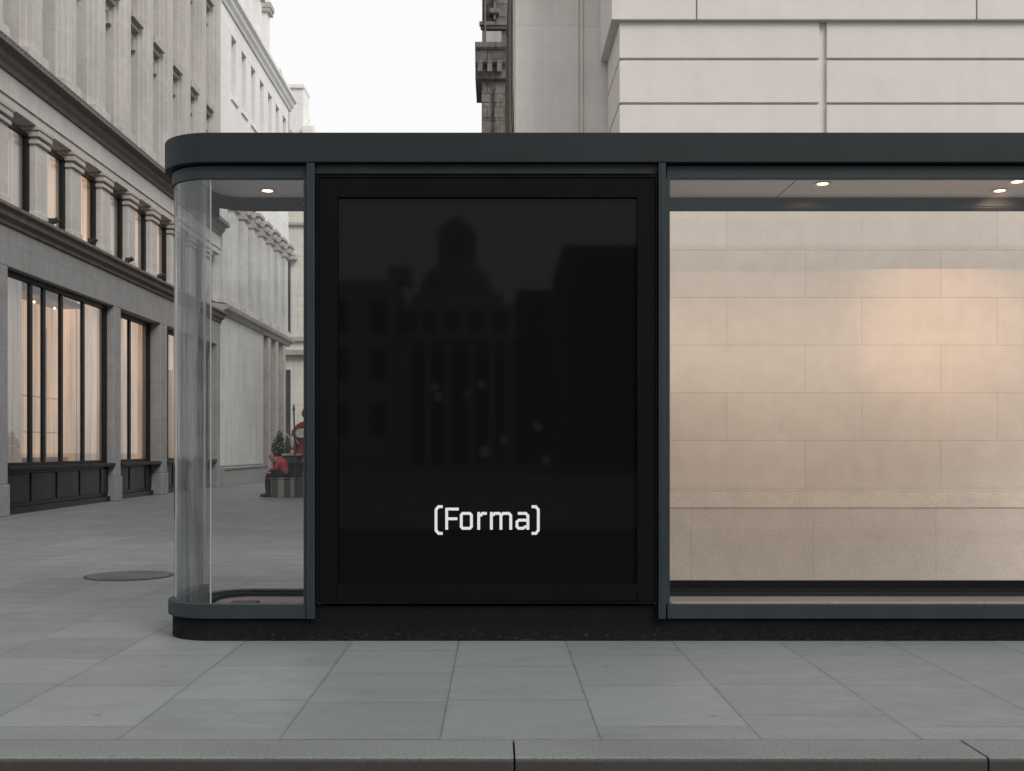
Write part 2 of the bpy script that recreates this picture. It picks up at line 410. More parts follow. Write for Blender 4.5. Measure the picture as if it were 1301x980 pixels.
# posts
YP = 6.69
for nm, (a, c, d) in {'l': (385, 389.5, 399.5), 'r': (837, 846, 851.5)}.items():
    b = MB()
    if nm == 'l':
        b.box(xf(a, YP), xf(c, YP), YP+.015, YP+.14, zs1, zh0); 
        b.box(xf(c, YP), xf(d, YP), YP, YP+.14, zs0+.001, zb-.001)
        b.box(xf(394, YP), xf(396, YP), YP-.004, YP, zs0+.004, zb-.004)
    else:
        b.box(xf(c, YP), xf(d, YP), YP+.015, YP+.14, zs1, zh0)
        b.box(xf(a, YP), xf(c, YP), YP, YP+.14, zs0+.001, zb-.001)
        b.box(xf(840, YP), xf(842, YP), YP-.004, YP, zs0+.004, zb-.004)
    b.build('post', M['slate_pale'], K, bev=.002)
for X in (4.15,):
    MB().box(X, X+.07, YP+.01, YP+.14, zs1, zh0).build('post', M['slate_pale'], K, bev=.002)
# surround of the display bay
XBL, XBR = xf(399.5, YP), xf(837, YP)
b = MB(); b.box(XBL+.001, XBR-.001, YP+.03, YP+.16, zf(221, YP+.03), zb-.001); b.build('bay_header', M['slate'], K, bev=.002)
b = MB(); b.box(XBL+.001, XBR-.001, YP+.045, YP+.16, zs0-.0005, zf(770, YP+.045)); b.build('bay_sill', M['plinth'], K, bev=.002)
# glazing
def partial(off, pred, xs=None, xe=None):
    return [p for p in rpath(off, xs, xe)]
def pane(pred_idx, name, mat, thick=.012):
    o_, i_ = rpath(0), rpath(-thick)
    a, c, xs, xe = pred_idx
    oo, ii = o_[a:c], i_[a:c]
    if xs is not None: oo = [(xs, oo[0][1])]+oo; ii = [(xs, ii[0][1])]+ii
    if xe is not None: oo = oo+[(xe, oo[-1][1])]; ii = ii+[(xe, ii[-1][1])]
    b = MB(); b.band(oo, ii, zs1-.02, zh0+.02)
    return b.build(name, mat, K)
MB().box(XL+RC+.004, XJL+.02, YF, YF+.012, zs1-.02, zh0+.02).build('glass_pane', M['glass'], K)
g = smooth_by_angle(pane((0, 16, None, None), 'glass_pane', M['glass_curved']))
smooth_by_angle(pane((15, 30, None, XL+RC+.05), 'glass_pane', M['glass_rear']))
g['label'] = 'tall curved glass pane wrapping the rounded end'
rx = [XL+RC+.056, 2.25, 4.0, XR-RC]
for i in range(3):
    MB().box(rx[i], rx[i+1]-.006, YR-.012, YR, zs1-.02, zh0+.02).build('glass_pane', M['glass_rear'], K)
MB().box(xf(851.5, YF), 4.15, YF, YF+.012, zs1-.02, zh0+.02).build('glass_pane', M['glass'], K)
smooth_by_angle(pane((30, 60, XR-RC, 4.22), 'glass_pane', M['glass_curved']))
# glazing seams, plus pale strips painted as bright edge highlights
b = MB(); b.box(XL-.004, XL+.010, YF+RC-.006, YF+RC+.006, zs1, zh0); b.build('joint_or_glint', M['edge_highlight'], K)  # no seam here: bright edge highlight put in as a pale strip
b = MB(); b.box(XL+RC-.003, XL+RC+.003, YF-.001, YF+.013, zs1, zh0); b.build('joint_or_glint', M['glassclear'], K)
b = MB(); b.box(XL-.001, XL+.012, YR-RC-.003, YR-RC+.003, zs1, zh0); b.build('joint_or_glint', M['edge_highlight'], K)
b = MB(); b.box(xf(853.5, YF), 4.15, YF-.004, YF+.0, zs1+.001, zs1+.010); b.build('glazing_bead', M['rim'], K)
b = MB(); b.band(rpath(-.06)[8:30], rpath(-.10)[8:30], .114, .124); b.build('floor_track', M['slate'], K)
b = MB(); b.box(-1.80, -1.62, 7.42, 7.56, .1135, .135); b.build('floor_latch', M['black'], K, bev=.003)

# display panel in the bay
D = thing('advertising_display', 'large black framed advertising screen reading (Forma) in the kiosk front', 'display panel', (xf(618, 6.7), 6.95, .22))
YD = 6.705
def fr(b, px0, px1, py0, py1, qx0, qx1, qy0, qy1, y0, y1):
    X0, X1, Z0, Z1 = xf(px0, y0), xf(px1, y0), zf(py1, y0), zf(py0, y0)
    A0, A1, B0, B1 = xf(qx0, y0), xf(qx1, y0), zf(qy1, y0), zf(qy0, y0)
    b.box(X0, A0, y0, y1, Z0, Z1); b.box(A1, X1, y0, y1, Z0, Z1); b.box(A0, A1, y0, y1, B1, Z1); b.box(A0, A1, y0, y1, Z0, B0)
b = MB(); fr(b, 402, 835, 223, 767, 404.5, 833, 225, 765, YD, YD+.10); b.build('outer_frame', M['gap'], D)
b = MB(); fr(b, 405, 832.5, 225.5, 764.5, 429, 810, 251, 742, YD+.006, YD+.10); b.build('bezel', M['blackmat'], D, bev=.003)
sc_y = YD+.028
b = MB(); b.box(xf(425, sc_y), xf(814, sc_y), sc_y, sc_y+.03, zf(746, sc_y), zf(247, sc_y)); scr = b.build('screen', M['screen'], D)
b = MB(); b.box(xf(404, YD), xf(833, YD), YD+.101, YD+.5, zf(764, YD), zf(226, YD)); b.build('cabinet', M['gap'], D)
# lettering, drawn as strokes
def stroke(b, pts, w, y0, y1, zoom=2.8, ox=400, oy=480):
    P = [Vector((xf(ox+a/zoom, y0), zf(oy+c/zoom, y0))) for a, c in pts]; hw = w/zoom/2/F*y0
    nrm = []
    for i, p_ in enumerate(P):
        d0 = (P[i]-P[i-1]).normalized() if i else (P[1]-P[0]).normalized()
        d1 = (P[i+1]-P[i]).normalized() if i < len(P)-1 else d0
        n0 = Vector((-d0.y, d0.x)); n1 = Vector((-d1.y, d1.x)); mm = (n0+n1).normalized(); nrm.append(mm/max(.5, mm.dot(n1)))
    for i in range(len(P)-1):
        q = [P[i]+nrm[i]*hw, P[i+1]+nrm[i+1]*hw, P[i+1]-nrm[i+1]*hw, P[i]-nrm[i]*hw]
        a = [b.b.verts.new((v.x, y0, v.y)) for v in q]; c = [b.b.verts.new((v.x, y1, v.y)) for v in q]
        b.b.faces.new(a); b.b.faces.new(c[::-1])
        for k in range(4): b.b.faces.new((a[k], a[(k+1) % 4], c[(k+1) % 4], c[k]))
W = 10
b = MB(); e0 = sc_y-.0022; e1 = sc_y-.0002
G = [[(455,459),(440,459),(431,470),(431,543),(440,554),(455,554)],
     [(469,541),(469,463)], [(474,467.5),(512,467.5)], [(474,502),(507,502)],
     [(539,483),(526,483),(521,489),(521,530),(526,536),(551,536),(557,530),(557,489),(551,483),(539,483)],
     [(583,541),(583,478)], [(588,493),(596,483),(612,483)],
     [(628,541),(628,478)], [(633,490),(640,483),(656,483),(662,489),(662,541)], [(662,491),(670,483),(690,483),(697,490),(697,541)],
     [(722,483),(750,483),(758,491),(758,541)], [(753,507),(726,507),(719,513),(719,530),(725,536),(740,536),(753,528)],
     [(771,459),(786,459),(795,470),(795,543),(786,554),(771,554)]]
for i, g_ in enumerate(G): stroke(b, g_, W, e0-.00004*i, e1)
o = b.build('lettering', M['white_vinyl'], D); 

# downlights; first three unseen, added to even the light on the wall
dl = [(-.37, 7.52, 'unseen round downlight added above the back of the advertising display for wall light'), (.93, 7.52, 'unseen round downlight added behind the display cabinet to brighten the wall'), (4.83, 7.52, 'unseen round downlight added near the far right end to even the wall light'),
      (-1.60, 7.72, 'round warm downlight in the ceiling behind the curved glass end'),
      (2.23, 7.52, 'round warm downlight alone near the middle of the right window ceiling'),
      (3.53, 7.72, 'rear one of the two warm downlights at the far right of the kiosk ceiling'),
      (3.53, 7.46, 'front one of the two warm downlights at the far right of the kiosk ceiling')]
for i, (X, Y, lab) in enumerate(dl):
    t = thing('downlight', lab, 'ceiling lamp', (X, Y, ZC), 'downlights in the kiosk ceiling')
    MB().lathe([(.058, -.006), (.058, -.0005), (.046, -.0005), (.046, -.006), (.058, -.006)], (X, Y, ZC), 28, caps=False).build('trim_ring', M['rim'], t)
    MB().lathe([(.036, -.004), (0, -.004)], (X, Y, ZC), 24).build('lamp_disc', M['lamp'], t)
def spot(X, Y, Z, tx, ty, tz, e, size, blend=.9, r=0.0, col=(1, .735, .54)):
    l = bpy.data.lights.new('downlight_beam', 'SPOT'); l.energy = e; l.spot_size = math.radians(size); l.spot_blend = blend
    l.color = col; l.shadow_soft_size = r
    o = bpy.data.objects.new('downlight_beam', l); COL.objects.link(o); o.location = (X, Y, Z)
    o.rotation_euler = (Vector((tx, ty, tz))-Vector((X, Y, Z))).to_track_quat('-Z', 'Y').to_euler()
spot(-1.60, 7.72, ZC-.03, -1.6, 7.75, 0, 7, 110)
for X, Y, e in ((-.37, 7.52, 40), (.93, 7.52, 95), (2.23, 7.52, 95), (3.53, 7.46, 95), (4.83, 7.52, 95)):  # beams tilted at the wall, those of the added unseen lamps included
    spot(X, Y, ZC-.03, X+.05, 9.6, .45, e*.50, 104, .75, 0.0)
spot(3.53, 7.46, ZC-.032, 3.9, 9.6, 2.28, 74, 50, 1.0, 0.0, (1, .64, .38))

# ------------------------------------------------------------------ right stone building
RB = thing('beige_stone_building', 'smooth beige stone building with grooved blocks rising behind the kiosk', 'building', (5, 10, 0))
YW = 9.6; XE = 1.077
Z6 = zf(133, YW); cl = (57/F*YW)
# grooved upper courses: each block is a real slab in front of a recessed backing
b = MB(); b.box(XE+.03, 12, YW+.03, 14, 3.0, 9.0); b.box(1.3, 12, 10.7, 40, 0, 9.0); b.build('wall_core', M['st_right'], RB)
ys = [zf(23, YW), zf(77, YW), zf(133.5, YW), zf(190, YW), zf(247, YW), zf(262, YW)-.15]
b = MB()
xs = [XE, xf(1040.5, YW), None]
for k in range(1, 5):
    z1, z0 = ys[k-1]-.0, ys[k]+.022
    if k == 1: z1 -= .012
    b.box(XE, xf(1041, YW), YW, YW+.03, z0, z1)
    x0 = xf(1050.5, YW); 
    while x0 < 11: b.box(x0, x0+2.6, YW, YW+.03, z0, z1); x0 += 2.66
    # side return, bearing the same courses
    b.box(XE, XE+.03, YW+.031, 10.62, z0, z1)
b.build('course_block', M['st_right'], RB, bev=.004)
b = MB(); b.box(XE-.012, XE+.028, YW+.6, YW+1.0, 3.2, 4.9); b.b.free()
# projecting top course
YT = 9.555; XT = xf(777, YT)
zt0 = zf(25, YT)
b = MB(); xx = [XT, xf(885, YT), xf(1241, YT), xf(1600, YT), xf(1960, YT)]
for a, c in zip(xx, xx[1:]): b.box(a+(.006 if a != XT else 0), c-.006, YT, YW+.35, zt0, zt0+.72)
b.box(XT, XT+.34, YW+.351, 10.60, zt0, zt0+.72)
b.build('projecting_course', M['st_right'], RB, bev=.006)
b = MB(); b.box(XT+.01, 12, YT+.03, YW+.34, zt0+.01, 9.0); b.box(XT+.012, XT+.35, YW+.2, 10.64, zt0+.02, 9.0); b.build('upper_wall', M['st_right'], RB)
# lower ashlar, band and plinth seen through the kiosk
zb1, zb0 = zf(625, YW), zf(645, YW-.05)
b = MB(); b.box(XE, 12, YW-.0, YW+.03, zb1+.001, ys[4]+.02); b.box(XE, XE+.03, YW+.031, 10.62, zb1, ys[4]+.02); b.build('ashlar_wall', M['st_wall'], RB)
b = MB(); b.extr([(YW+.03, zb1+.0), (YW-.003, zb1), (YW-.05, zb0+.008), (YW-.053, zb0), (YW+.03, zb0)], 'x', XE-.03, 12); b.build('sloped_band', M['st_band'], RB)
b = MB(); b.box(XE-.04, 12, YW-.046, YW+.05, 0, zb0-.001); b.box(XE-.04, XE+.03, YW+.051, 10.62, 0, zb0-.001); b.build('plinth', M['st_plinth'], RB)
# set-back pilasters on the left of it
Y2 = 10.62
XS = xf(655, Y2)
b = MB(); b.box(XS, xf(736, Y2), Y2, Y2+.9, 0, 9); b.build('pilaster', M['st_side'], RB, bev=.012)
b = MB(); b.box(xf(736, Y2)+.001, xf(741, Y2), Y2+.012, Y2+.9, 0, 9)
b.box(xf(741, Y2)+.001, 1.29, Y2+.03, Y2+.9, 0, 9); b.build('wall', M['st_side'], RB, bev=.006)
b = MB(); b.box(XS+.04, 1.3, Y2+.9, 24, 0, 9); b.build('side_wall', M['st_side'], RB)
for y0 in (11.7, 14.6, 17.5, 20.4):
    w_ = MB(); w_.box(XS+.0, XS+.039, y0, y0+.12, 2.0, 8.6); w_.box(XS, XS+.039, y0+2.1, y0+2.22, 2.0, 8.6); w_.box(XS, XS+.039, y0+.121, y0+2.099, 4.9, 5.05)
    w_.box(XS-.0, XS+.039, y0+.121, y0+2.099, 8.5, 8.6)
    wf = w_.build('window', M['brown'], RB, bev=.004)
    MB().box(XS+.02, XS+.03, y0+.121, y0+2.099, 2.0, 8.49).build('pane', M['dimpane'], wf)
b = MB(); b.box(XS-.01, XS+.3, 23.2, 24.2, 0, 6.2); b.build('quoin', M['st_side'], RB, bev=.02)

# ------------------------------------------------------------------ old sooty tower
TY = 30.0
T = thing('sooty_stone_tower', 'weathered blackened stone tower with heavy mouldings beside the pale building', 'building', (xf(630, TY), TY+1, 0))
x0, x1 = xf(612, TY), xf(640, TY)
def zz(py): return zf(py, TY)
b = MB(); b.box(x0, x1+.6, TY, TY+3, 0, zz(102)); b.build('shaft', M['st_old'], T, bev=.02)
b = MB()
for i, x in enumerate((x0+.02, x0+.36)):
    b.box(x, x+.20, TY-.10, TY-.001, 0, zz(112))
    for k in range(30):
        zq = zz(112)-.42*(k+1)
        if zq > 0: b.box(x-.02, x+.22, TY-.12, TY-.101, zq, zq+.30)
b.build('pilaster', M['st_old'], T, bev=.012)
b = MB(); b.extr([(TY+2, zz(62)), (TY-.52, zz(62)), (TY-.50, zz(68)), (TY-.38, zz(72)), (TY-.30, zz(84)), (TY-.16, zz(90)), (TY-.14, zz(102)), (TY+2, zz(102))], 'x', xf(604, TY), x1+.6)
for i in range(3):
    q = xf(607, TY)+i*.26; b.box(q, q+.13, TY-.46, TY-.2, zz(98), zz(84))
b.build('cornice', M['st_old'], T, bev=.01)
b = MB(); b.box(xf(612.5, TY), x1+.6, TY+.1, TY+3, zz(62)+.001, zz(-90)); b.box(xf(609, TY), x1+.3, TY-.06, TY+.1, zz(33), zz(28)); b.box(xf(610.5, TY), x1+.3, TY-.0, TY+.1, zz(37), zz(33.2)); b.box(xf(615, TY), xf(617.5, TY), TY-.1, TY+.09, zz(61), zz(-90)); b.box(xf(627, TY), xf(630, TY), TY-.1, TY+.09, zz(27), zz(-90))
b.box(xf(622, TY), xf(634, TY), TY-.16, TY+.09, zz(19), zz(13)); b.build('belfry', M['st_old'], T, bev=.012)
b = MB(); b.box(xf(613.5, TY), xf(637, TY), TY+.04, TY+.098, zz(60), zz(39)); b.build('window', M['winpane'], T)
b = MB(); b.extr([(TY+3, 0), (TY+6, 0), (TY+6, 14), (TY+3, 14)], 'x', xf(628, TY), 3.5); b.build('rear_wing', M['st_old'], T)

# ------------------------------------------------------------------ left department store
LX = -8.5
LB = thing('grey_stone_store', 'grey limestone store with warm lit windows and tall ribbed upper storeys', 'building', (LX-2, 24, 0))
Y0, YE = 13.2, 34.0
# plain masonry
b = MB(); b.box(LX-6, LX-.9, Y0, YE, 0, 20); b.build('wall_core', M['st_left'], LB)
# ground piers
piers = [(13.2, 14.0), (18.35, 19.2), (24.55, 24.98), (27.95, 28.5), (31.0, 31.5), (33.55, YE-.01)]
b = MB()
for a, c in piers:
    b = MB(); b.box(LX-.9, LX, a, c, .551, 4.35)
    b.box(LX-.9, LX+.03, a-.02, c+.02, 0, .55)
    b.build('ground_pier', M['st_left_lo'], LB, bev=.015)
b = MB(); b.box(LX-.9, LX, Y0, YE, 4.351, 5.05); b.build('frieze', M['st_left_lo'], LB, bev=.01)
b = MB(); b.extr([(LX-.8, 5.051), (LX+.04, 5.051), (LX+.05, 5.12), (LX+.13, 5.17), (LX+.15, 5.26), (LX+.22, 5.30), (LX+.22, 5.36), (LX-.8, 5.40)], 'y', Y0, YE); b.build('ledge', M['st_left_dk'], LB, bev=.006)
# first-floor pillars with capitals
b = MB(); py = []
y = 20.45-1.7*4
while y < 33.8: py.append(y); y += 1.7
cp = MB()
for y in py:
    b = MB(); cp = MB()
    b.box(LX-.6, LX-.02, y, y+.50, 5.42, 6.95); b.box(LX-.6, LX-.0, y-.03, y+.53, 5.40, 5.58)
    cp.box(LX-.6, LX+.03, y-.04, y+.54, 6.82, 6.90); cp.box(LX-.6, LX+.05, y-.06, y+.56, 6.951, 7.06); cp.box(LX-.6, LX+.07, y-.09, y+.59, 7.061, 7.14)
    b.build('pillar', M['st_left'], LB, bev=.02); cp.build('capital', M['st_left_md'], LB, bev=.015)
b = MB(); b.box(LX-.9, LX+.01, Y0, YE, 7.142, 7.30); b.box(LX-.9, LX+.04, Y0, YE, 7.301, 7.34); b.box(LX-.9, LX+.0, Y0, YE, 7.341, 7.72); b.build('architrave', M['st_left'], LB, bev=.008)
b = MB(); b.extr([(LX-.8, 7.721), (LX+.04, 7.721), (LX+.07, 7.80), (LX+.14, 7.86), (LX+.16, 7.95), (LX+.30, 7.99), (LX+.30, 8.06), (LX-.8, 8.16)], 'y', Y0, YE); b.build('cornice', M['st_left_dk'], LB, bev=.006)
b = MB()
for k in range(130): b.box(LX+.22, LX+.28, Y0+.05+k*.16, Y0+.11+k*.16, 8.071, 8.10)
b.extr([(LX+.20, 8.101), (LX+.27, 8.101), (LX+.27, 8.13), (LX+.20, 8.13)], 'y', Y0, YE); b.build('bird_guard', M['st_left_dk'], LB)
# first-floor windows
for i, y in enumerate(py[:-1]):
    a, c = y+.51, y+1.69
    w_ = MB(); X = LX-.20
    w_.box(X-.03, X+.03, a, a+.05, 5.42, 7.0); w_.box(X-.03, X+.05, c-.13, c, 5.42, 7.0); w_.box(X-.03, X+.05, a+.051, c-.131, 6.92, 7.0); w_.box(X-.03, X+.05, a+.051, c-.131, 5.42, 5.48)
    wf = w_.build('window', M['black'], LB)
    MB().box(X-.005, X+.003, a+.051, c-.131, 5.481, 6.919).build('pane', M['glass_bld'], wf)
    MB().box(X-.16, X-.14, a, c, 5.42, 7.0).build('drape', (M['glow_drapeC'], M['glow_drapeA'], M['glow_drapeB'])[i % 3], wf)
# little floodlights on the ledge
for i, y in enumerate((20.9, 22.9, 25.2, 27.6)):
    f_ = MB(); X = LX+.10; f_.tube((X, y, 5.37), (X, y, 5.45), .015); f_.box(X-.06, X+.05, y-.07, y+.07, 5.45, 5.53); f_.tube((X+.05, y, 5.49), (X+.10, y, 5.53), .05, .055, 10)
    fo = f_.build('floodlight', M['iron'], loc=(LX+.10, y, 5.36))
    tag(fo, ('small dark floodlight on the store ledge, nearest the left picture edge', 'small dark floodlight on the store ledge, second along from the picture edge', 'small dark floodlight on the store ledge, third along towards the kiosk', 'small dark floodlight on the store ledge, closest to the kiosk')[i], 'floodlight', 'floodlights on the store ledge')
# shop windows
def shop(panes, a, c, rec=.2, lobby=None):
    X = LX-rec
    f_ = MB(); f_.box(X-.05, X+.05, a, a+.06, .86, 4.35); f_.box(X-.04, X+.04, c-.14, c, .86, 4.35); f_.box(X-.05, X+.05, a+.061, c-.161, 4.25, 4.35); f_.box(X-.05, X+.05, a+.061, c-.161, .86, .92)
    for y in panes: f_.box(X-.03, X+.03, y, y+.13, .921, 4.249)
    w_ = f_.build('shop_window', M['black'], LB, bev=.006)
    s_ = MB(); s_.box(X-.1, LX+.03, a, c, .78, .858); s_.build('sill', M['black'], w_, bev=.01)
    r_ = MB(); r_.box(X-.1, X+.06, a, c, .12, .779)
    k = a+.05
    while k < c-.3: r_.box(X+.061, X+.085, k, min(k+1.1, c-.05), .2, .72); k += 1.2
    r_.build('stall_riser', M['blackpanel'], w_, bev=.008)
    MB().box(X-.1, X+.12, a, c, 0, .119).build('kick_plinth', M['blackpanel'], w_)
    MB().box(X-.006, X+.004, a+.061, c-.161, .921, 4.249).build('pane', M['glass_bld'], w_)
    return w_
w1 = shop([20.5, 21.1, 21.95, 23.12], 19.2, 24.55)
w2 = shop([26.36], 24.98, 27.95, .3)
w3 = shop([29.4], 28.5, 31.0, .3)
w4 = shop([32.4], 31.5, 33.55, .3)
w0 = shop([15.4, 17.0], 14.0, 18.35)
MB().box(LX-.36, LX-.33, 19.1, 20.52, .9, 4.3).build('drape', M['glow_drapeC'], w1)
MB().box(LX-.36, LX-.33, 23.3, 24.6, .9, 4.3).build('drape', M['glow_drapeA'], w1)
MB().box(LX-.88, LX-.85, 19.1, 24.6, .9, 4.3).build('backdrop', M['glow_drapeB'], w1)
MB().box(LX-.84, LX-.27, 20.53, 23.28, 4.12, 4.22).build('soffit', M['wood'], w1)
for y in (20.95, 21.6, 22.6): MB().lathe([(0, -.035), (.035, 0), (0, .035)], (LX-.55, y, 4.05), 10).build('spotlight', M['warmpt'], w1)
b = MB(); b.tube((LX-.6, 21.0, 2.2), (LX-.6, 23.1, 2.2), .012); b.tube((LX-.6, 21.2, 1.5), (LX-.6, 23.1, 1.5), .012); b.tube((LX-.6, 22.3, .95), (LX-.6, 22.3, 3.6), .014); b.box(LX-.75, LX-.5, 20.6, 23.2, .9, 1.0)
b.tube((LX-.6, 20.8, .95), (LX-.6, 20.8, 4.1), .012); b.build('display_rail', M['rim'], w1)
MB().box(LX-.5, LX-.47, 24.9, 26.45, .9, 4.3).build('drape', M['glow_drapeC'], w2)
MB().box(LX-.5, LX-.47, 26.46, 28, .9, 4.3).build('drape', M['glow_drapeB'], w2)
MB().box(LX-.5, LX-.47, 28.4, 31.2, .9, 4.3).build('drape', M['glow_drapeA'], w3)
MB().box(LX-.5, LX-.47, 31.4, 33.7, .9, 4.3).build('drape', M['glow_drapeC'], w4)
MB().box(LX-.5, LX-.47, 13.9, 18.5, .9, 4.3).build('drape', M['glow_drapeA'], w0)
# ribbed upper storeys
y = 34.0-1.66*12.5
k = 0
while y < 33.4:
    e = min(y+.86, YE); b = MB()
    b.box(LX-.7, LX-.10, y, e, 8.1, 20)
    b.box(LX-.7, LX-.02, y+.09, e-.09, 8.1, 20)
    b.box(LX-.7, LX+.05, y+.20, e-.20, 8.1, 20)
    b.box(LX-.7, LX+.09, y+.0, e+.0, 8.1, 8.45)
    for zq in (11.0, 14.2, 17.3):
        if e+.8 > YE: continue
        hd = MB(); hd.box(LX-.65, LX-.22, e+.001, e+.799, zq, zq+.16); hd.box(LX-.65, LX-.08, e+.001, e+.799, zq+.161, zq+.27); hd.box(LX-.65, LX+.04, e+.001, e+.799, zq+.271, zq+.46)
        for q in (0, .62): hd.box(LX-.65, LX-.16, e+.04+q, e+.16+q, zq-.28, zq-.001)
        hd.build('window_hood', M['st_left_md'], LB, bev=.01)
    b.build('rib_pier', M['st_left'], LB, bev=.015)
    y += 1.66; k += 1
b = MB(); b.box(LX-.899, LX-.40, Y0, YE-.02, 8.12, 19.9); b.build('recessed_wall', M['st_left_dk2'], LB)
y = 34.0-1.66*12.5
while y < 32.4:
    e = y+.86
    for z0_, z1_ in ((8.8, 10.7), (11.7, 13.9), (14.9, 17.0)):
        w_ = MB(); w_.box(LX-.399, LX-.34, e+.10, e+.16, z0_, z1_); w_.box(LX-.399, LX-.34, e+.64, e+.70, z0_, z1_); w_.box(LX-.399, LX-.34, e+.161, e+.639, z0_+.9, z0_+.95)
        wf = w_.build('window', M['st_left_md'], LB)
        MB().box(LX-.398, LX-.37, e+.161, e+.639, z0_, z1_).build('pane', M['winpane'], wf)
    y += 1.66

# ------------------------------------------------------------------ white building beyond it
WB = thing('white_stone_building', 'pale stone building with a row of small windows beneath its cornice', 'building', (LX-2, 39, 0))
A, E = 34.02, 45.0
b = MB()
def wall_with_openings(b, X, t, ya, yb, z0, z1, ops):
    """ops: sorted (y0,y1,z0,z1) openings with one z-range"""
    zlo, zhi = ops[0][2], ops[0][3]
    b.box(X-t, X, ya, yb, z0, zlo); b.box(X-t, X, ya, yb, zhi, z1)
    y = ya
    for o_ in ops: b.box(X-t, X, y, o_[0], zlo+.0005, zhi-.0005); y = o_[1]
    b.box(X-t, X, y, yb, zlo+.0005, zhi-.0005)
ops = [(35.3+i*1.42, 36.0+i*1.42, 12.45, 14.45) for i in range(7) if 36.0+i*1.42 < E-.3]
wall_with_openings(b, LX+.03, .45, A, E, 10.2, 15.0, ops); b.build('upper_wall', M['st_white'], WB, bev=.01)
b = MB(); b.box(LX-6, LX-.425, A, E, 0, 15.2); b.build('wall_core', M['st_white_lo'], WB)
for o_ in ops:
    w_ = MB(); w_.box(LX-.42, LX-.34, o_[0], o_[0]+.06, 12.45, 14.45); w_.box(LX-.42, LX-.34, o_[1]-.06, o_[1], 12.45, 14.45); w_.box(LX-.42, LX-.34, o_[0]+.061, o_[1]-.061, 13.4, 13.46)
    wf = w_.build('window', M['st_left_md'], WB); MB().box(LX-.42, LX-.38, o_[0]+.061, o_[1]-.061, 12.46, 14.44).build('pane', M['winpane'], wf)
    MB().box(LX-.1, LX+.09, o_[0]-.1, o_[1]+.1, 12.33, 12.445).build('sill', M['st_white'], wf, bev=.01)
b = MB(); b.extr([(LX-.5, 15.001), (LX+.08, 15.001), (LX+.12, 15.10), (LX+.20, 15.18), (LX+.22, 15.30), (LX+.32, 15.36), (LX+.32, 15.50), (LX-.5, 15.62)], 'y', A, E+.3); b.build('cornice', M['st_white'], WB, bev=.01)
# giant order level
b = MB(); cp = MB(); y = 34.3; k = 0
while y < E-.5:
    b = MB(); cp = MB()
    b.box(LX-.4, LX+.0, y, y+.62, 5.75, 8.9); b.box(LX-.4, LX+.06, y-.05, y+.67, 5.72, 5.95)
    if k > 0:
        cp.box(LX-.4, LX+.10, y-.05, y+.67, 8.901, 9.05); cp.box(LX-.4, LX+.20, y-.02, y+.64, 9.051, 9.30); cp.box(LX-.4, LX+.26, y-.12, y+.74, 9.301, 9.42)
        cp.tube((LX+.17, y-.05, 9.14), (LX+.17, y+.08, 9.14), .10); cp.tube((LX+.17, y+.54, 9.14), (LX+.17, y+.67, 9.14), .10)
    b.build('pilaster', M['st_white_lo'], WB, bev=.015)
    if k > 0: cp.build('capital', M['st_left_md'], WB, bev=.01)
    else: cp.b.free()
    y += 1.45; k += 1
b = MB(); b.box(LX-.42, LX+.04, A, E, 9.421, 10.19); b.build('entablature', M['st_white'], WB, bev=.01)
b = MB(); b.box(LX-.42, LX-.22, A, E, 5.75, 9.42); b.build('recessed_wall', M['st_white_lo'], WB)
b = MB(); b.extr([(LX-.4, 5.35), (LX+.05, 5.35), (LX+.10, 5.45), (LX+.22, 5.50), (LX+.26, 5.62), (LX-.4, 5.70)], 'y', A, E+.2); b.build('ledge', M['st_left_md'], WB, bev=.008)
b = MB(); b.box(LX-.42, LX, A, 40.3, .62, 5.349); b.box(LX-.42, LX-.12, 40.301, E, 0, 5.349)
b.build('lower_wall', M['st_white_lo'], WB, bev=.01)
b = MB(); b.box(LX-.42, LX+.12, A, 40.3, 0, .5); b.extr([(LX-.4, .501), (LX+.15, .501), (LX+.17, .57), (LX-.4, .66)], 'y', A, 40.34); b.build('plinth', M['st_left_lo'], WB, bev=.01)
for y in (40.9, 42.3, 43.8): MB().box(LX-.12, LX+.06, y, y+.5, 0, 5.3).build('buttress', M['st_left_md'], WB, bev=.02)
# set-back attic
b = MB(); ax = LX-.55
b.box(LX-5, ax-.3, A, 45.2, 15.5, 24)
y = 34.6
b.build('attic_wall', M['st_white'], WB, bev=.01)
while y < 45:
    MB().box(ax-.299, ax, y, y+.5, 15.6, 21.5).build('attic_pilaster', M['st_white'], WB, bev=.01)
    at2 = MB(); at2.box(ax-.299, ax+.12, y-.1, y+.6, 18.45, 18.6); at2.box(ax-.3, ax+.16, y-.12, y+.62, 18.6, 18.8); at2.build('attic_capital', M['st_left_md'], WB); y += 1.5

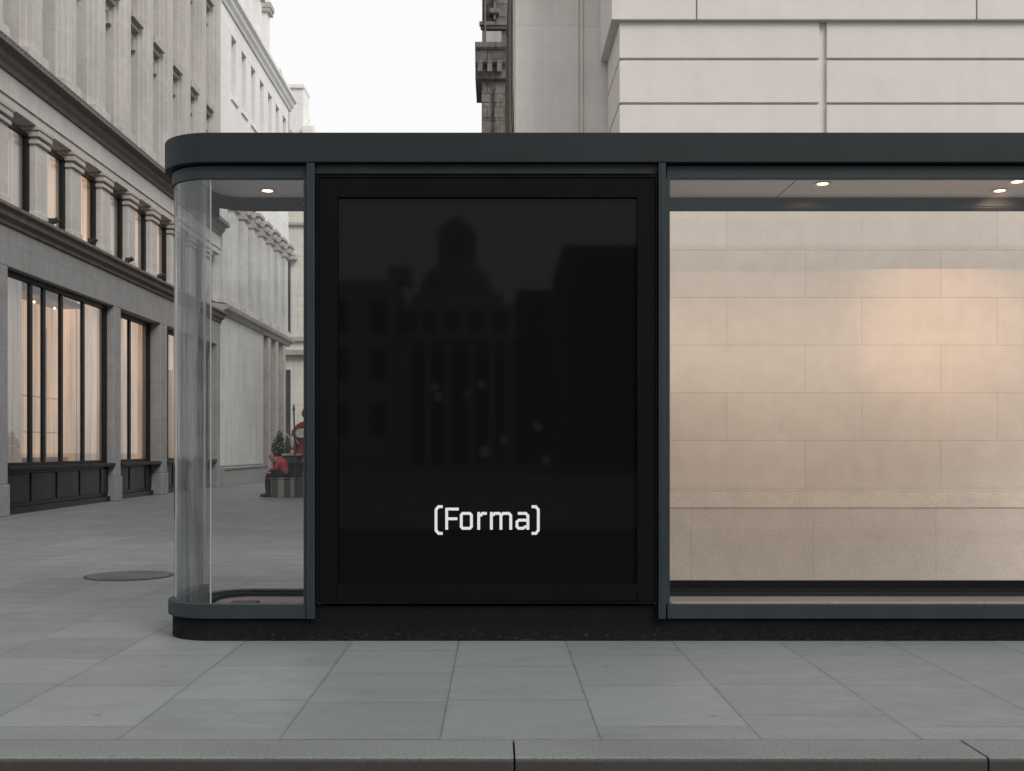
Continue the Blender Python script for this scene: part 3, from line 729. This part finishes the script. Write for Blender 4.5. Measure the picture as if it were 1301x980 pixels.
# ------------------------------------------------------------------ cream building closing the street
EY = 50.0
EB = thing('cream_stone_building', 'cream stone building closing the far end of the side street', 'building', (-9, EY+2, 0))
ztop = zf(172, EY)
b = MB(); b.box(-16, -3.0, EY, EY+8, 0, ztop-.001); b.build('wall', M['st_end'], EB)
def zE(p_): return zf(p_, EY)
b = MB()
for p0, p1, d in ((434, 428, .16), (452, 445, .3), (287, 283, .14)): b.box(-16, -3, EY-d, EY-.001, zE(p0), zE(p1))
b.build('string_course', M['st_left_md'], EB, bev=.02)
for i in range(4):
    X = xf(357.5, EY)+i*2.2
    for z0_, z1_, hood in ((zE(424), zE(332), True), (zE(620), zE(470), False), (zE(262), zE(220), False)):
        w_ = MB(); w_.box(X-.42, X+.42, EY-.03, EY-.002, max(.1, z0_), z1_); wf = w_.build('window', M['dimpane'], EB)
        if hood: MB().box(X-.6, X+.75, EY-.35, EY-.031, z1_+.02, z1_+.28).build('hood', M['st_left_md'], wf, bev=.02)
        MB().box(X-.03, X+.03, EY-.06, EY-.031, max(.1, z0_), z1_).build('glazing_bar', M['st_left_md'], wf)
b = MB(); b.extr([(EY-.25, ztop), (EY+8.2, ztop), (EY+5, ztop+2.2), (EY+3, ztop+2.2)], 'x', -16, -9.3); b.build('roof', M['roofgrey'], EB)
b = MB(); b.box(xf(366, EY), xf(385, EY), EY+.2, EY+1.6, ztop, zE(107)); b.box(xf(365, EY), xf(386, EY), EY+.1, EY+1.7, zE(111), zE(105.5)); b.box(xf(384, EY), xf(392, EY), EY+.3, EY+1.5, ztop, zE(152)); b.box(xf(384, EY), xf(399, EY), EY-.1, EY+1.5, ztop-.02, zE(160)); b.build('chimney_stack', M['st_white'], EB, bev=.03)
b = MB(); X = xf(357, EY); b.prism([(X-1.5, EY-.1), (X+.35, EY-.1), (X+.35, EY+2), (X-1.5, EY+2)], ztop, zE(110)); b.tube((X-.2, EY+.5, zE(110)), (X-.2, EY+.5, zE(84)), .55, .12, 4); b.build('gable', M['st_left_md'], EB)

# ------------------------------------------------------------------ street corner display, far away through the curved glass
PY = 26.5
b = MB(); px0, px1 = xf(344, PY), xf(430, PY)
b.box(px0, px1, PY, PY+1.1, 0, .44); b.box(px0-.02, px1+.02, PY-.02, PY+1.12, .441, .475)
o = b.build('striped_plinth', M['stripe'], loc=((px0+px1)/2, PY+.5, 0), bev=.01); tag(o, 'low grey and cream striped block on the far paving', 'plinth')
def foliage(b, c, rx, rz, n_, s, rnd):
    for _ in range(n_):
        while True:
            v = Vector((rnd.uniform(-1, 1), rnd.uniform(-1, 1), rnd.uniform(-1, 1)))
            if v.length < 1: break
        p_ = Vector(c)+Vector((v.x*rx, v.y*rx, v.z*rz)); d = Vector((rnd.gauss(0, 1), rnd.gauss(0, 1), rnd.gauss(0, 1))).normalized()
        u = d.orthogonal().normalized()*s*rnd.uniform(.6, 1.3); w_ = d.cross(u)*.5
        vs = [b.b.verts.new(p_+q) for q in (u, w_, -u, -w_)]; b.b.faces.new(vs)
rnd = random.Random(3)
# planter with shrub
X = xf(367, PY)+.0
t = thing('planter', 'dark planter holding bare twigs and a white figurine on the striped block', 'planter', (X, PY+.4, .476))
MB().box(X-.16, X+.20, PY+.2, PY+.6, .476, 1.0).build('pot', M['st_pot'], t, bev=.02)
MB().box(X-.20, X+.24, PY+.16, PY+.64, 1.001, 1.05).build('rim', M['roofgrey'], t, bev=.01)
b = MB()
for i in range(16):
    a = rnd.uniform(0, 6.28); q = Vector((X-.08, PY+.4, 1.05)); e = q+Vector((math.cos(a)*rnd.uniform(.05, .22), math.sin(a)*.1, rnd.uniform(.2, .45))); b.tube(q, e, .008, .004, 5); b.tube(e, e+Vector((rnd.uniform(-.1, .1), 0, rnd.uniform(.02, .12))), .004, .002, 4)
b.build('twigs', M['twigs'], t)
b = MB(); xq = X+.02
b.lathe([(.05, 0), (.07, .04), (.045, .10), (.06, .22), (.075, .34), (.05, .44), (.022, .47), (.04, .52), (.042, .57), (.0, .61)], (xq, PY+.4, 1.05), 12); b.tube((xq-.06, PY+.4, 1.42), (xq-.17, PY+.38, 1.55), .02, .015); b.tube((xq+.06, PY+.4, 1.42), (xq+.15, PY+.38, 1.28), .02, .015)
b.build('figurine', M['marble'], t, smooth=True)
# second planter, evergreen
X = xf(356.5, PY+1)
t = thing('potted_evergreen', 'small dark potted evergreen behind the seated person', 'potted plant', (X, PY+.85, .476))
MB().lathe([(.12, 0), (.17, .35), (.18, .38)], (X, PY+.85, .476), 16).build('pot', M['st_pot'], t)
b = MB(); foliage(b, (X, PY+.85, 1.15), .20, .34, 700, .035, rnd); foliage(b, (X, PY+.85, 1.45), .09, .18, 160, .03, rnd); b.build('foliage', M['leaf'], t)
# red arched booth
X = xf(390, PY+.3); Yb = PY+.55
t = thing('red_arched_booth', 'red arched booth with round pale medallion, partly hidden by the kiosk frame', 'booth', (X, Yb, .476))
def arch(r0, r1, zc, y0, y1, seg=16):
    b = MB(); P = []
    for i in range(seg+1):
        a = math.pi*i/seg; P.append((X+r1*math.cos(a), zc+r1*math.sin(a)))
    Q = [(X+r0*math.cos(math.pi*i/seg), zc+r0*math.sin(math.pi*i/seg)) for i in range(seg, -1, -1)]
    P = [(X+r1, .476)]+P+[(X-r1, .476)]+[(X-r0, .476)]+Q+[(X+r0, .476)]
    b.extr(P, 'y', y0, y1); return b
arch(.28, .40, 1.45, Yb-.2, Yb+.2).build('arch_frame', M['red'], t)
b = MB(); b.box(X-.28, X+.28, Yb, Yb+.03, .476, 1.45); b.build('panel', M['red'], t)
b = MB()
for i in range(5): b.tube((X-.25+i*.125, Yb-.1, .5), (X-.05+i*.02, Yb-.1, 1.1), .012)
b.build('lattice', M['st_left_md'], t)
b = MB(); b.lathe([(.0, -.02), (.11, -.02), (.11, .02), (0, .02)], (0, 0, 0), 20)
bmesh.ops.rotate(b.b, verts=b.b.verts, matrix=Matrix.Rotation(math.pi/2, 3, 'X')); bmesh.ops.translate(b.b, verts=b.b.verts, vec=(X-.17, Yb-.23, 1.55)); b.build('medallion', M['marble'], t)
# balloon and pole
X = xf(385, PY)
t = thing('red_balloon', 'red balloon floating above the arched booth', 'balloon', (X, PY+.5, 1.9))
MB().lathe([(.012, -.15), (.05, -.12), (.11, -.05), (.125, .03), (.09, .11), (.04, .145), (0, .15)], (X, PY+.5, 2.02), 20).build('envelope', paint('red_rubber', (.38, .03, .05), .3, .1), t, smooth=True)
MB().tube((X, PY+.5, 1.87), (X+.02, PY+.5, 1.84), .003).build('string', M['roofgrey'], t)
X = xf(375, PY)
b = MB(); b.tube((X+.03, PY-.06, 0), (X-.02, PY-.06, zf(522, PY)), .022, .018, 10); b.tube((X-.02, PY-.06, zf(522, PY)), (X-.022, PY-.06, zf(514, PY)), .034, .01, 10); b.lathe([(.09, 0), (.09, .02), (.03, .03)], (X+.03, PY-.06, 0), 16)
tag(b.build('signpost', M['iron'], loc=(X+.03, PY-.06, 0)), 'thin dark pole standing in front of the red booth', 'pole')

# ------------------------------------------------------------------ people (skinned bodies)
def figure(name, joints, edges, radii, mat, parent, sub=2):
    me = bpy.data.meshes.new(name); me.from_pydata(joints, edges, []); o = bpy.data.objects.new(name, me); COL.objects.link(o); o.parent = parent
    me.materials.append(mat)
    sk = o.modifiers.new('skin', 'SKIN'); sk.use_smooth_shade = True
    if not me.skin_vertices: me.attributes.new('skin', 'FLOAT', 'POINT') if False else None
    with bpy.context.temp_override(object=o, active_object=o):
        pass
    for i, r in enumerate(radii): me.skin_vertices[0].data[i].radius = (r, r) if not isinstance(r, tuple) else r
    me.skin_vertices[0].data[0].use_root = True
    s_ = o.modifiers.new('subdivision', 'SUBSURF'); s_.levels = s_.render_levels = sub
    return o
def lowpoly_limb(b, pts, rads, seg=12):
    """one continuous swept limb through joints, tapered"""
    P = [Vector(p) for p in pts]; rings = []
    for i, p in enumerate(P):
        d = ((P[min(i+1, len(P)-1)]-P[max(i-1, 0)])).normalized(); u = Vector((1, 0, 0)) if abs(d.x) < .9 else Vector((0, 1, 0)); u = (u-d*u.dot(d)).normalized(); v = d.cross(u)
        r = rads[i]; ru, rv = (r if isinstance(r, tuple) else (r, r))
        rings.append([b.b.verts.new(p+u*math.cos(2*math.pi*k/seg)*ru+v*math.sin(2*math.pi*k/seg)*rv) for k in range(seg)])
    for A_, B_ in zip(rings, rings[1:]):
        for k in range(seg): b.b.faces.new((A_[k], A_[(k+1) % seg], B_[(k+1) % seg], B_[k]))
    b.b.faces.new(rings[0][::-1]); b.b.faces.new(rings[-1])
def remesh(o, v=.02):
    r = o.modifiers.new('remesh', 'REMESH'); r.mode = 'VOXEL'; r.voxel_size = v; r.use_smooth_shade = True
    s_ = o.modifiers.new('smooth', 'SMOOTH'); s_.iterations = 4; return o
def head(b, c, f, s=1.0):
    """ovoid skull with nose, ears and chin; f = facing direction in plan"""
    c = Vector(c); f = Vector((f[0], f[1], 0)).normalized(); r = Vector((f.y, -f.x, 0))
    lowpoly_limb(b, [c+Vector((0, 0, z))*s+f*o_*s for z, o_ in ((-.125, .03), (-.09, .03), (-.03, .012), (.03, 0), (.08, -.005), (.115, -.005))], [(.03*s, .03*s), (.055*s, .065*s), (.072*s, .088*s), (.078*s, .094*s), (.06*s, .07*s), (.02*s, .02*s)])
    lowpoly_limb(b, [c+f*.08*s+Vector((0, 0, .015))*s, c+f*.115*s+Vector((0, 0, -.03))*s], [.012*s, .018*s], 8)
    for k in (-1, 1): lowpoly_limb(b, [c+r*k*.07*s+Vector((0, 0, .02))*s, c+r*k*.09*s+Vector((0, 0, -.02))*s], [.018*s, .014*s], 8)
def hand(b, w, d, s=1.0):
    w = Vector(w); d = Vector(d).normalized(); u = d.orthogonal().normalized()
    lowpoly_limb(b, [w, w+d*.09*s], [(.03*s, .018*s), (.04*s, .016*s)], 10)
    for i, l_ in enumerate((.07, .08, .075, .06)):
        q = w+d*.085*s+u*(i-1.5)*.019*s; lowpoly_limb(b, [q, q+d*l_*.55*s, q+d*l_*s+d.cross(u)*.015*s], [.009*s, .0085*s, .007*s], 6)
    lowpoly_limb(b, [w+d*.02*s-u*.03*s, w+d*.06*s-u*.06*s, w+d*.085*s-u*.062*s], [.012*s, .010*s, .008*s], 6)
# seated, hunched over, red jacket
sx0, sy0 = xf(354.5, PY), PY+.22
Pn = thing('person', 'person in a red jacket sitting hunched forward on the striped block', 'person', (sx0, sy0, 0))
b = MB()   # facing the picture's left
for k in (-.10, .10):
    lowpoly_limb(b, [(sx0+.12, sy0+k, .56), (sx0-.14, sy0+k, .555), (sx0-.28, sy0+k, .53), (sx0-.30, sy0+k, .30), (sx0-.28, sy0+k, .08)], [.088, .075, .06, .05, .038])
    lowpoly_limb(b, [(sx0-.26, sy0+k, .045), (sx0-.36, sy0+k, .04), (sx0-.46, sy0+k, .03)], [(.04, .04), (.042, .035), (.03, .02)])
lowpoly_limb(b, [(sx0+.13, sy0, .56), (sx0+.08, sy0, .66), (sx0+.02, sy0, .80), (sx0-.06, sy0, .88), (sx0-.13, sy0, .93)], [(.10, .15), (.11, .14), (.12, .17), (.10, .15), (.05, .05)])
head(b, (sx0-.19, sy0, 1.0), (-1, 0))
for k in (-1, 1):
    lowpoly_limb(b, [(sx0-.03, sy0+k*.15, .86), (sx0-.08, sy0+k*.2, .70), (sx0-.26, sy0+k*.12, .63)], [.05, .042, .03])
    hand(b, (sx0-.26, sy0+k*.12, .63), (-1, -k*.3, -.1))
body = remesh(b.build('body', M['skin'], Pn), .012)
b = MB(); lowpoly_limb(b, [(sx0+.15, sy0, .54), (sx0+.09, sy0, .66), (sx0+.03, sy0, .80), (sx0-.05, sy0, .89), (sx0-.10, sy0, .925)], [(.135, .18), (.135, .175), (.15, .20), (.12, .18), (.07, .07)])
for k in (-1, 1): lowpoly_limb(b, [(sx0-.02, sy0+k*.16, .87), (sx0-.08, sy0+k*.21, .70), (sx0-.24, sy0+k*.13, .635)], [.072, .062, .048])
remesh(b.build('jacket', M['redcloth'], Pn), .014)
b = MB()
for k in (-.10, .10):
    lowpoly_limb(b, [(sx0+.14, sy0+k, .56), (sx0-.14, sy0+k, .56), (sx0-.28, sy0+k, .535), (sx0-.305, sy0+k, .30), (sx0-.285, sy0+k, .07)], [.105, .09, .075, .066, .055])
remesh(b.build('trousers', M['darkcloth'], Pn), .014)
for k in (-.10, .10):
    b = MB(); lowpoly_limb(b, [(sx0-.25, sy0+k, .055), (sx0-.36, sy0+k, .05), (sx0-.47, sy0+k, .035)], [(.055, .055), (.058, .048), (.045, .032)]); b.build('shoe', M['darkcloth'], Pn, smooth=True)
b = MB(); lowpoly_limb(b, [(sx0-.15, sy0, 1.0), (sx0-.16, sy0, 1.06), (sx0-.18, sy0, 1.12)], [(.095, .085), (.10, .088), (.05, .05)]); remesh(b.build('hair', M['hair'], Pn), .012)
b = MB(); bx_ = sx0+.24; b.box(bx_-.02, bx_+.26, sy0-.18, sy0+.12, .476, .86); b.box(bx_+.02, bx_+.22, sy0-.23, sy0-.181, .50, .70)
tag(b.build('backpack', M['darkcloth'], loc=(bx_+.1, sy0, .476), bev=.04, seg=3), 'black backpack beside the person in the red jacket', 'backpack')

# ------------------------------------------------------------------ across the road (seen only as reflections in the display and glass)
RY = -72.0; RD = 2*6.73-RY
def xr(px): return (px-HX)/F*RD
def zr(py): return CH-(py-HY)/F*RD
DB = thing('domed_building', 'domed columned building reflected faintly in the black screen', 'building', (xr(577), RY-4, 0))
b = MB(); b.box(xr(505), xr(655), RY-12, RY, 0, zr(432)); b.box(xr(500), xr(660), RY-12.5, RY+.6, zr(432)+.001, zr(426)); b.box(xr(515), xr(652), RY-11, RY-.6, zr(426)+.002, zr(385)); b.box(xr(522), xr(640), RY-10, RY-1.5, zr(385)+.003, zr(370)); b.build('body', M['frontstone'], DB)
b = MB(); k_ = RD/F
b.lathe([(54*k_, zr(370)), (50*k_, zr(350)), (42*k_, zr(332)), (30*k_, zr(322)), (26*k_, zr(320)), (26*k_, zr(290)), (28*k_, zr(288)), (26*k_, zr(275)), (16*k_, zr(262)), (4*k_, zr(256)), (0, zr(250))], (xr(577), RY-6, 0), 32); b.build('dome', M['roofgrey'], DB)
for px in (520, 545, 570, 600, 625, 645): MB().lathe([(5*k_, 0), (4.3*k_, zr(440)), (6*k_, zr(434))], (xr(px), RY+1.2, 0), 16).build('column', M['frontstone'], DB)
for px, py_ in ((553, 492), (557, 505), (595, 502), (612, 490)):
    w_ = MB().box(xr(px)-.25, xr(px)+.25, RY+.06, RY+.09, zr(py_)-.28, zr(py_)+.28).build('window', M['porch'], DB)
b = MB(); b.box(xr(516), xr(650), RY+.002, RY+.05, 0, zr(445)); b.build('portico_shade', M['dimpane'], DB)  # dark sheet painted for the shade behind the columns
for px, py_ in ((617, 572), (681, 543), (691, 584), (615, 616), (791, 594), (640, 560)):
    MB().lathe([(0, -.32), (.23, -.23), (.32, 0), (.23, .23), (0, .32)], (xr(px), RY+3, zr(py_) if py_ < 590 else .8), 14).build('globe_lamp', M['porch'], DB)
for px in (520, 545, 575, 605, 635):
    MB().box(xr(px)-.5, xr(px)+.5, RY-.598, RY-.55, zr(420), zr(394)).build('window', M['dimpane'], DB)
OB = thing('opposite_terrace', 'stone terrace across the road reflected in the kiosk glass', 'building', (xr(330), RY-6, 0))
b = MB(); b.box(-75, xr(504), RY-12, RY+.1, 0, zr(356)); b.box(xr(492), xr(520), RY-4, RY, zr(356), zr(338)); b.build('wall', M['frontstone'], OB)
b = MB()
for i in range(40):
    X = xr(500)-1.2-i*3.0
    for pz in (400, 460, 530): b.box(X-.7, X+.7, RY+.12, RY+.16, zr(pz+24), zr(pz-18))
o = b.build('window', M['dimpane'], OB)
OC = thing('opposite_tower_block', 'dark ribbed block across the road reflected at the right of the screen', 'building', (xr(760), RY-6, 0))
b = MB(); b.box(xr(656), xr(704), RY-10, RY, 0, zr(368)); b.box(xr(690), 75, RY+14, RY+26, 0, zr(352)*.84)
b.tube((xr(706), RY+14, zr(352)*.84), (xr(706), RY+14, zr(310)*.84), .5, .02, 6)
for i in range(40): b.box(xr(708)+i*1.7, xr(708)+i*1.7+.5, RY+26, RY+26.5, 0, zr(355)*.84)
b.build('wall', M['st_old'], OC)

# ------------------------------------------------------------------ world, sun, camera
w = bpy.data.worlds.new('World'); S.world = w; w.use_nodes = True; wn = w.node_tree; wn.nodes.clear()
sky = wn.nodes.new('ShaderNodeTexSky'); sky.sky_type = 'NISHITA'; sky.sun_disc = False
EL, AZ = math.radians(40), math.radians(138)
sky.sun_elevation = EL; sky.sun_rotation = AZ; sky.air_density = 1.5; sky.dust_density = 4
hs = wn.nodes.new('ShaderNodeHueSaturation'); hs.inputs['Saturation'].default_value = .08; L(wn, sky.outputs[0], hs.inputs['Color'])
cl_ = mixc(wn, .86, hs.outputs[0], (10.7, 10.7, 10.72))
bg = wn.nodes.new('ShaderNodeBackground'); bg.inputs[1].default_value = .1; L(wn, cl_, bg.inputs[0])
wo = wn.nodes.new('ShaderNodeOutputWorld'); L(wn, bg.outputs[0], wo.inputs[0])
sl = bpy.data.lights.new('overcast_sun', 'SUN'); sl.energy = 1.9; sl.angle = math.radians(25); sl.color = (1, .965, .92)
so = bpy.data.objects.new('overcast_sun', sl); COL.objects.link(so)
sd = Vector((math.sin(AZ)*math.cos(EL), math.cos(AZ)*math.cos(EL), math.sin(EL)))
so.rotation_euler = (-sd).to_track_quat('-Z', 'Y').to_euler()
cam = bpy.data.cameras.new('camera'); co = bpy.data.objects.new('camera', cam); COL.objects.link(co)
co.location = (0, 0, CH); co.rotation_euler = (math.pi/2, 0, 0)
cam.sensor_width = 36; cam.lens = 36*F/1301; cam.shift_x = (650.5-HX)/1301; cam.shift_y = (HY-490)/1301
cam.clip_start = .05; cam.clip_end = 1000
S.camera = co
S.view_settings.view_transform = 'Standard'; S.view_settings.look = 'None'; S.view_settings.exposure = 0
S.render.engine = 'CYCLES'
try: S.cycles.transparent_max_bounces = 24
except Exception: pass
